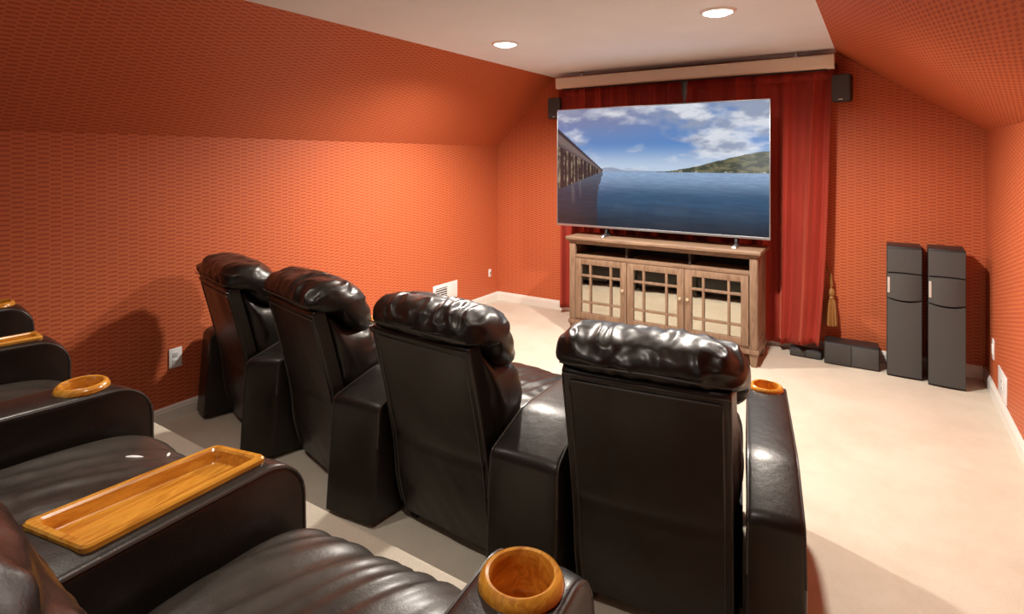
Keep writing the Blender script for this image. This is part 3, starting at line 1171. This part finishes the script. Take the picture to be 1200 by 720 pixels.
    # two feet under the panel
    for fx in (-0.43, 0.675):
        g = G()
        g.prism([(fx - 0.014, -0.085, 0.0), (fx - 0.014, 0.14, 0.0), (fx - 0.014, 0.14, 0.010), (fx - 0.014, -0.02, 0.022), (fx - 0.014, -0.075, 0.016)], (0.028, 0, 0), 0.002)
        ft = g.build('foot', SILVER, t)
        g = G()
        g.prism([(fx - 0.010, -0.01, 0.015), (fx - 0.010, 0.08, 0.012), (fx - 0.010, 0.035, 0.09), (fx - 0.010, 0.010, 0.09)], (0.020, 0, 0), 0.002)
        g.build('neck', TVBACK, ft)
    return t


tv()


# ------------------------------------------------------------------ curtains
def curtain(name, label, x0, x1, zt, zb, y, npl, amp, seed, fn=None):
    t = empty(name, ((x0 + x1) / 2, y, 0))
    tag(t, label, 'curtain', 'red velvet curtains behind the television')
    cx = (x0 + x1) / 2

    def f(u, v):
        x = x0 + (x1 - x0) * u
        z = zb + (zt - zb) * v
        ph = u * npl * 2 * math.pi + 1.3 * nz(u * 6, seed) + 0.5 * nz(u * 9, v * 1.5, seed)
        a = amp * (0.75 + 0.6 * nz(u * 5, seed + 3, v * 0.8)) * (1 - 0.45 * v ** 3)
        yy = y - a * math.sin(ph) - 0.25 * a * math.sin(2.7 * ph + seed)
        xx = x + 0.010 * math.cos(ph)
        if fn: xx, yy, z = fn(u, v, xx, yy, z)
        return (xx - cx, yy - y, z)
    g = G()
    g.grid(f, int(npl * 26), 40)
    o = g.build('drape', VELVET, t, smooth=80)
    m = o.modifiers.new('thick', 'SOLIDIFY')
    m.thickness = 0.004
    # heading tape along the top
    hd = G()
    def fh(u, v):
        p = f(u, 1 - 0.045 * v)
        return (p[0], p[1] - 0.004, p[2])
    hd.grid(fh, int(npl * 26), 2)
    ho = hd.build('heading', VELVET, o, smooth=80)
    mm = ho.modifiers.new('thick', 'SOLIDIFY')
    mm.thickness = 0.004
    return t


def part_left(u, v, x, y, z):
    return x - 0.030 * max(0.0, (v - 0.90) / 0.10) * max(0.0, (u - 0.9) / 0.1), y, z


curtain('curtain', 'dark red velvet curtain hanging behind the left half of the television', -2.765, -1.500, 2.315, 0.055, 5.150, 9, 0.036, 2.0, part_left)


def bundle(u, v, x, y, z):
    """the free right edge of the right panel is pulled forward and its foot kicks to the left"""
    x += 0.030 * max(0.0, (v - 0.90) / 0.10) * max(0.0, (0.1 - u) / 0.1)
    k = max(0.0, (u - 0.60) / 0.40)
    k = k * k * (3 - 2 * k)
    low = 1 - v
    y -= k * (0.02 + 0.10 * low)
    x -= k * (0.115 * low ** 0.8)
    x = x + k * 0.012 * math.sin(v * 5)
    if low > 0.93 and k > 0.3:
        y -= 0.03 * (low - 0.93) / 0.07
    z += k * (1 - v) * (0.072 + 0.03 * nz(u * 14, 3.0))
    return x, y, z


curtain('curtain', 'brighter red velvet curtain hanging at the right of the television, free edge bunched', -1.482, -0.288, 2.315, 0.045, 5.150, 6.0, 0.052, 7.0, bundle)
# curtain rod behind the screen case
rod = empty('curtain_rod', (-1.54, 5.17, 2.335))
tag(rod, 'thin dark curtain rod above the red curtains, behind the cream screen case', 'curtain rod')
G().tube([(-1.24, 0, 0), (1.25, 0, 0)], 0.011, 12).build('pole', TVBACK, rod)
for s in (-1.24, 0.0, 1.25):
    G().box(s - 0.01, s + 0.01, 0.0, 0.074, -0.012, 0.012, 0.002).build('bracket', TVBACK, rod)

# pale window covering glimpsed through the parting of the curtains
win = G()
win.box(-2.10, -0.95, 5.222, 5.245, 0.95, 2.30, 0.004)
structure(win.build('window_1', PLATE))

# ------------------------------------------------------------------ roll-up screen case at the ceiling
def housing():
    x0, x1 = -2.715, -0.284
    t = empty('projection_screen_case', ((x0 + x1) / 2, 5.03, 2.285))
    tag(t, 'long cream roll-up projection screen case under the ceiling above the television', 'screen case')
    h = (x1 - x0) / 2
    pr = []
    w, hh, r = 0.047, 0.108, 0.018
    for cx, cz, a0 in ((w - r, r, -90), (w - r, hh - r, 0), (-w + r, hh - r, 90), (-w + r, r, 180)):
        for k in range(6):
            a = math.radians(a0 + 18 * k)
            pr.append((cx + r * math.cos(a), cz + r * math.sin(a)))
    g = G()
    g.loft([[(x, y, z) for y, z in pr] for x in (-h + 0.012, h - 0.012)])
    g.build('case', HOUSING, t)
    for s in (-1, 1):
        g = G()
        g.loft([[(x, y * k, hh / 2 + (z - hh / 2) * k) for y, z in pr] for x, k in ((s * (h - 0.012), 1.03), (s * (h - 0.002), 1.03), (s * h, 0.97))])
        g.build('end_cap', HOUSING, t)
    for x in (-h + 0.27, h - 0.27):
        g = G()
        g.box(x - 0.02, x + 0.02, -0.03, 0.03, hh - 0.002, hh + 0.012, 0.002)
        g.box(x - 0.008, x + 0.008, -0.008, 0.008, hh + 0.01, ZC - 2.285, 0.002)
        g.build('hanger', SILVER, t)
    g = G()
    g.box(-h + 0.05, h - 0.05, -0.012, 0.012, -0.012, 0.004, 0.004)
    g.build('weight_bar', TVBACK, t)


housing()


# ------------------------------------------------------------------ speakers
def wall_speaker(loc, rz, label):
    t = empty('wall_speaker', loc, rz)
    tag(t, label, 'speaker', 'small wall speakers')
    # facing -y in its own space
    w, hh, d = 0.068, 0.108, 0.075
    rings = []
    def rr(sw, sh, y, r=0.02):
        o = []
        for cx, cz, a0 in ((sw - r, -sh + r, -90), (sw - r, sh - r, 0), (-sw + r, sh - r, 90), (-sw + r, -sh + r, 180)):
            for k in range(6):
                a = math.radians(a0 + 18 * k)
                o.append((cx + r * math.cos(a), y, cz + r * math.sin(a)))
        return o
    g = G()
    g.loft([rr(w * 0.6, hh * 0.7, 0.03), rr(w * 0.85, hh * 0.9, 0.0), rr(w, hh, -0.05), rr(w, hh, -0.095), rr(w * 0.97, hh * 0.98, -0.102)])
    o = g.build('cabinet', SHELL, t, smooth=40)
    g = G()
    g.loft([rr(w * 0.95, hh * 0.96, -0.100), rr(w * 0.95, hh * 0.96, -0.108), rr(w * 0.88, hh * 0.92, -0.114)])
    g.build('grille', GRILLE, t, smooth=40)
    g = G()
    g.box(-0.016, 0.016, -0.1165, -0.113, -hh * 0.86, -hh * 0.79, 0.001)
    g.build('badge', BADGE, t)
    g = G()
    g.tube([(0, 0.02, 0), (0, 0.07, 0.0)], 0.014, 10)
    g.lathe([(0, 0), (0.032, 0), (0.032, 0.006), (0, 0.008)], 20, mat=Matrix.Translation((0, 0.078, 0)) @ Matrix.Rotation(math.radians(90), 4, 'X'))
    g.build('bracket', SHELL, t)


wall_speaker((-0.222, 5.163, 2.135), math.radians(-12), 'small black wall speaker right of the red curtain')
wall_speaker((-2.80, 5.163, 2.10), math.radians(14), 'small black wall speaker half hidden behind the upper left corner of the television')


def tower(x0, x1, y0, h, rz, label, tweeter):
    w = x1 - x0
    t = empty('tower_speaker', ((x0 + x1) / 2, y0, 0), rz)
    tag(t, label, 'speaker', 'floor-standing speakers')
    a = w / 2
    g = G()
    g.box(-a, a, 0.012, 0.27, 0.0, h, 0.006)
    g.build('cabinet', CABINET, t)
    def panel(z0, z1, bulge, name, bot=0.0, top=0.0):
        n = 16
        rings = []
        for j in range(n + 1):
            u = -1 + 2 * j / n
            x = u * (a - 0.003)
            y = -0.012 * (1 - u * u) * bulge
            zb = z0 + bot * (1 - u * u)
            zt = z1 + top * (1 - u * u)
            rings.append([(x, 0.014, zb), (x, y, zb + 0.004), (x, y - 0.003, (zb + zt) / 2), (x, y, zt - 0.004), (x, 0.014, zt)])
        gg = G()
        gg.loft(rings)
        return gg.build(name, GRILLE, t, smooth=40)
    zz = h
    panel(zz * 0.80, zz - 0.012, 0.6, 'upper_grille', top=0.0, bot=0.004)
    mid = panel(zz * 0.607, zz * 0.793, 1.6, 'centre_panel', bot=-0.014, top=0.006)
    panel(0.012, zz * 0.60, 0.6, 'lower_grille', top=-0.014)
    g = G()
    g.box(-a + 0.004, -a + 0.020, -0.012, 0.004, zz * 0.645, zz * 0.765, 0.003)
    b = g.build('badge_strip', BADGE, t)
    b['label'] = 'pale silver strip'


tower(0.052, 0.262, 4.948, 0.945, 0.0, 'dark grey tower speaker nearer the curtain, left one of the pair', 0)
tower(0.292, 0.500, 4.888, 0.955, math.radians(-2), 'dark grey tower speaker nearest the right wall, right one of the pair', 0)


def floor_box(x0, x1, y0, d, h, rz, label, group):
    t = empty('center_speaker', ((x0 + x1) / 2, y0, 0), rz)
    tag(t, label, 'speaker', group)
    a = (x1 - x0) / 2
    g = G()
    # top slopes down slightly to the rear, rounded front edge
    g.prism([(-a, 0.012, 0.0), (-a, d, 0.0), (-a, d, h * 0.93), (-a, 0.03, h), (-a, 0.012, h - 0.01)], (2 * a, 0, 0), 0.005)
    g.build('cabinet', CABINET, t)
    for s in (-1, 1):
        g = G()
        lo, hi = (-a + 0.004, -0.001) if s < 0 else (0.001, a - 0.004)
        g.box(lo, hi, -0.004, 0.016, 0.008, h - 0.012, 0.005)
        g.build('grille', GRILLE, t)


floor_box(-0.352, 0.008, 4.985, 0.22, 0.168, math.radians(2), 'low dark grey centre speaker lying on the carpet beside the tower speakers', 'low speakers on the carpet')
floor_box(-0.60, -0.372, 5.03, 0.10, 0.066, 0.0, 'small black box speaker under the hem of the bunched red curtain', 'low speakers on the carpet')


# ------------------------------------------------------------------ tassel tieback
def tassel():
    t = empty('curtain_tassel', (-0.318, 5.185, 0.235))
    tag(t, 'gold tasselled curtain tieback hanging beside the right red curtain', 'tassel')
    g = G()
    g.tube([(-0.03, 0.03, 0.50), (-0.006, 0.0, 0.44), (-0.004, -0.01, 0.38), (0.004, -0.01, 0.30)], 0.006, 8)
    g.tube([(-0.035, 0.02, 0.46), (0.004, -0.015, 0.42), (0.010, -0.012, 0.33)], 0.005, 8)
    g.build('cord', GOLD, t)
    g = G()
    g.lathe([(0, 0.315), (0.012, 0.312), (0.024, 0.295), (0.027, 0.275), (0.020, 0.256), (0.016, 0.248), (0.022, 0.238), (0.018, 0.228), (0, 0.226)], 24, (0.004, -0.01, 0))
    g.build('knot', GOLD, t)
    g = G()
    n = 44
    rings = []
    for z, r in ((0.232, 0.016), (0.20, 0.026), (0.14, 0.032), (0.07, 0.036), (0.02, 0.038)):
        rings.append([(0.004 + r * (1 + 0.16 * math.cos(11 * 2 * math.pi * k / n)) * math.cos(2 * math.pi * k / n),
                       -0.01 + r * (1 + 0.16 * math.cos(11 * 2 * math.pi * k / n)) * math.sin(2 * math.pi * k / n),
                       z + (0.006 * math.sin(k * 2.1) if z < 0.05 else 0)) for k in range(n)])
    g.loft(rings)
    g.build('fringe', GOLD, t, smooth=30)


tassel()


# ------------------------------------------------------------------ plates and the register on the walls
def wall_plate(name, x, y, z, w, h, side, label, cat, kind):
    """side = +1: on the left wall facing +x; -1: on the right wall facing -x"""
    t = empty(name, (x, y, z))
    tag(t, label, cat)
    s = side
    def bx(g, d0, d1, a0, a1, b0, b1, bev=0.0):
        g.box(min(s * d0, s * d1), max(s * d0, s * d1), a0, a1, b0, b1, bev)
    g = G()
    bx(g, 0, 0.007, -w / 2, w / 2, -h / 2, h / 2, 0.003)
    g.build('plate', PLATE, t)
    if kind == 'outlet':
        for dz in (-0.021, 0.021):
            g = G()
            bx(g, 0.006, 0.0095, -0.017, 0.017, dz - 0.014, dz + 0.014, 0.003)
            so = g.build('socket', PLATE, t)
            g = G()
            for dy in (-0.006, 0.006):
                bx(g, 0.009, 0.0102, dy - 0.0014, dy + 0.0014, dz - 0.001, dz + 0.008)
            bx(g, 0.009, 0.0102, -0.002, 0.002, dz - 0.010, dz - 0.006)
            g.build('slot', SLOT, so)
    elif kind == 'switch':
        g = G()
        bx(g, 0.006, 0.011, -0.016, 0.016, -0.033, 0.033, 0.002)
        g.build('rocker', PLATE, t)
    elif kind == 'jack':
        g = G()
        g.lathe([(0, 0), (0.009, 0), (0.009, 0.008), (0.005, 0.010), (0, 0.010)], 16, mat=Matrix.Translation((s * 0.006, 0, 0)) @ Matrix.Rotation(math.radians(90 * s), 4, 'Y'))
        g.build('jack', SILVER, t)
    return t


wall_plate('power_outlet', XL, 1.765, 0.372, 0.075, 0.118, 1, 'white power outlet on the left wall behind the first front recliner', 'outlet', 'outlet')
wall_plate('cable_jack_plate', XL, 5.08, 0.325, 0.045, 0.085, 1, 'small pale plate low on the left wall by the far corner', 'wall plate', 'jack')
wall_plate('light_switch', XR, 4.90, 0.315, 0.060, 0.135, -1, 'narrow white plate on the right wall, the farther and smaller of two', 'wall plate', 'switch')
wall_plate('power_outlet', XR, 4.56, 0.190, 0.27, 0.165, -1, 'wide white plate on the right wall above the baseboard, nearer of two', 'outlet', 'outlet')


def register():
    t = empty('air_register', (XL, 4.32, 0.268))
    tag(t, 'white air register with dark slots low on the left wall', 'air vent')
    g = G()
    g.box(0, 0.008, -0.185, 0.185, -0.085, 0.085, 0.003)
    g.build('frame', PLATE, t)
    g = G()
    g.box(0.0075, 0.0085, -0.15, 0.02, -0.06, 0.05)
    g.build('opening', SLOT, t)
    g = G()
    for k in range(5):
        g.box(0.008, 0.013, -0.15, 0.02, -0.054 + k * 0.022, -0.046 + k * 0.022, 0.001)
    g.build('louvers', PLATE, t)


register()
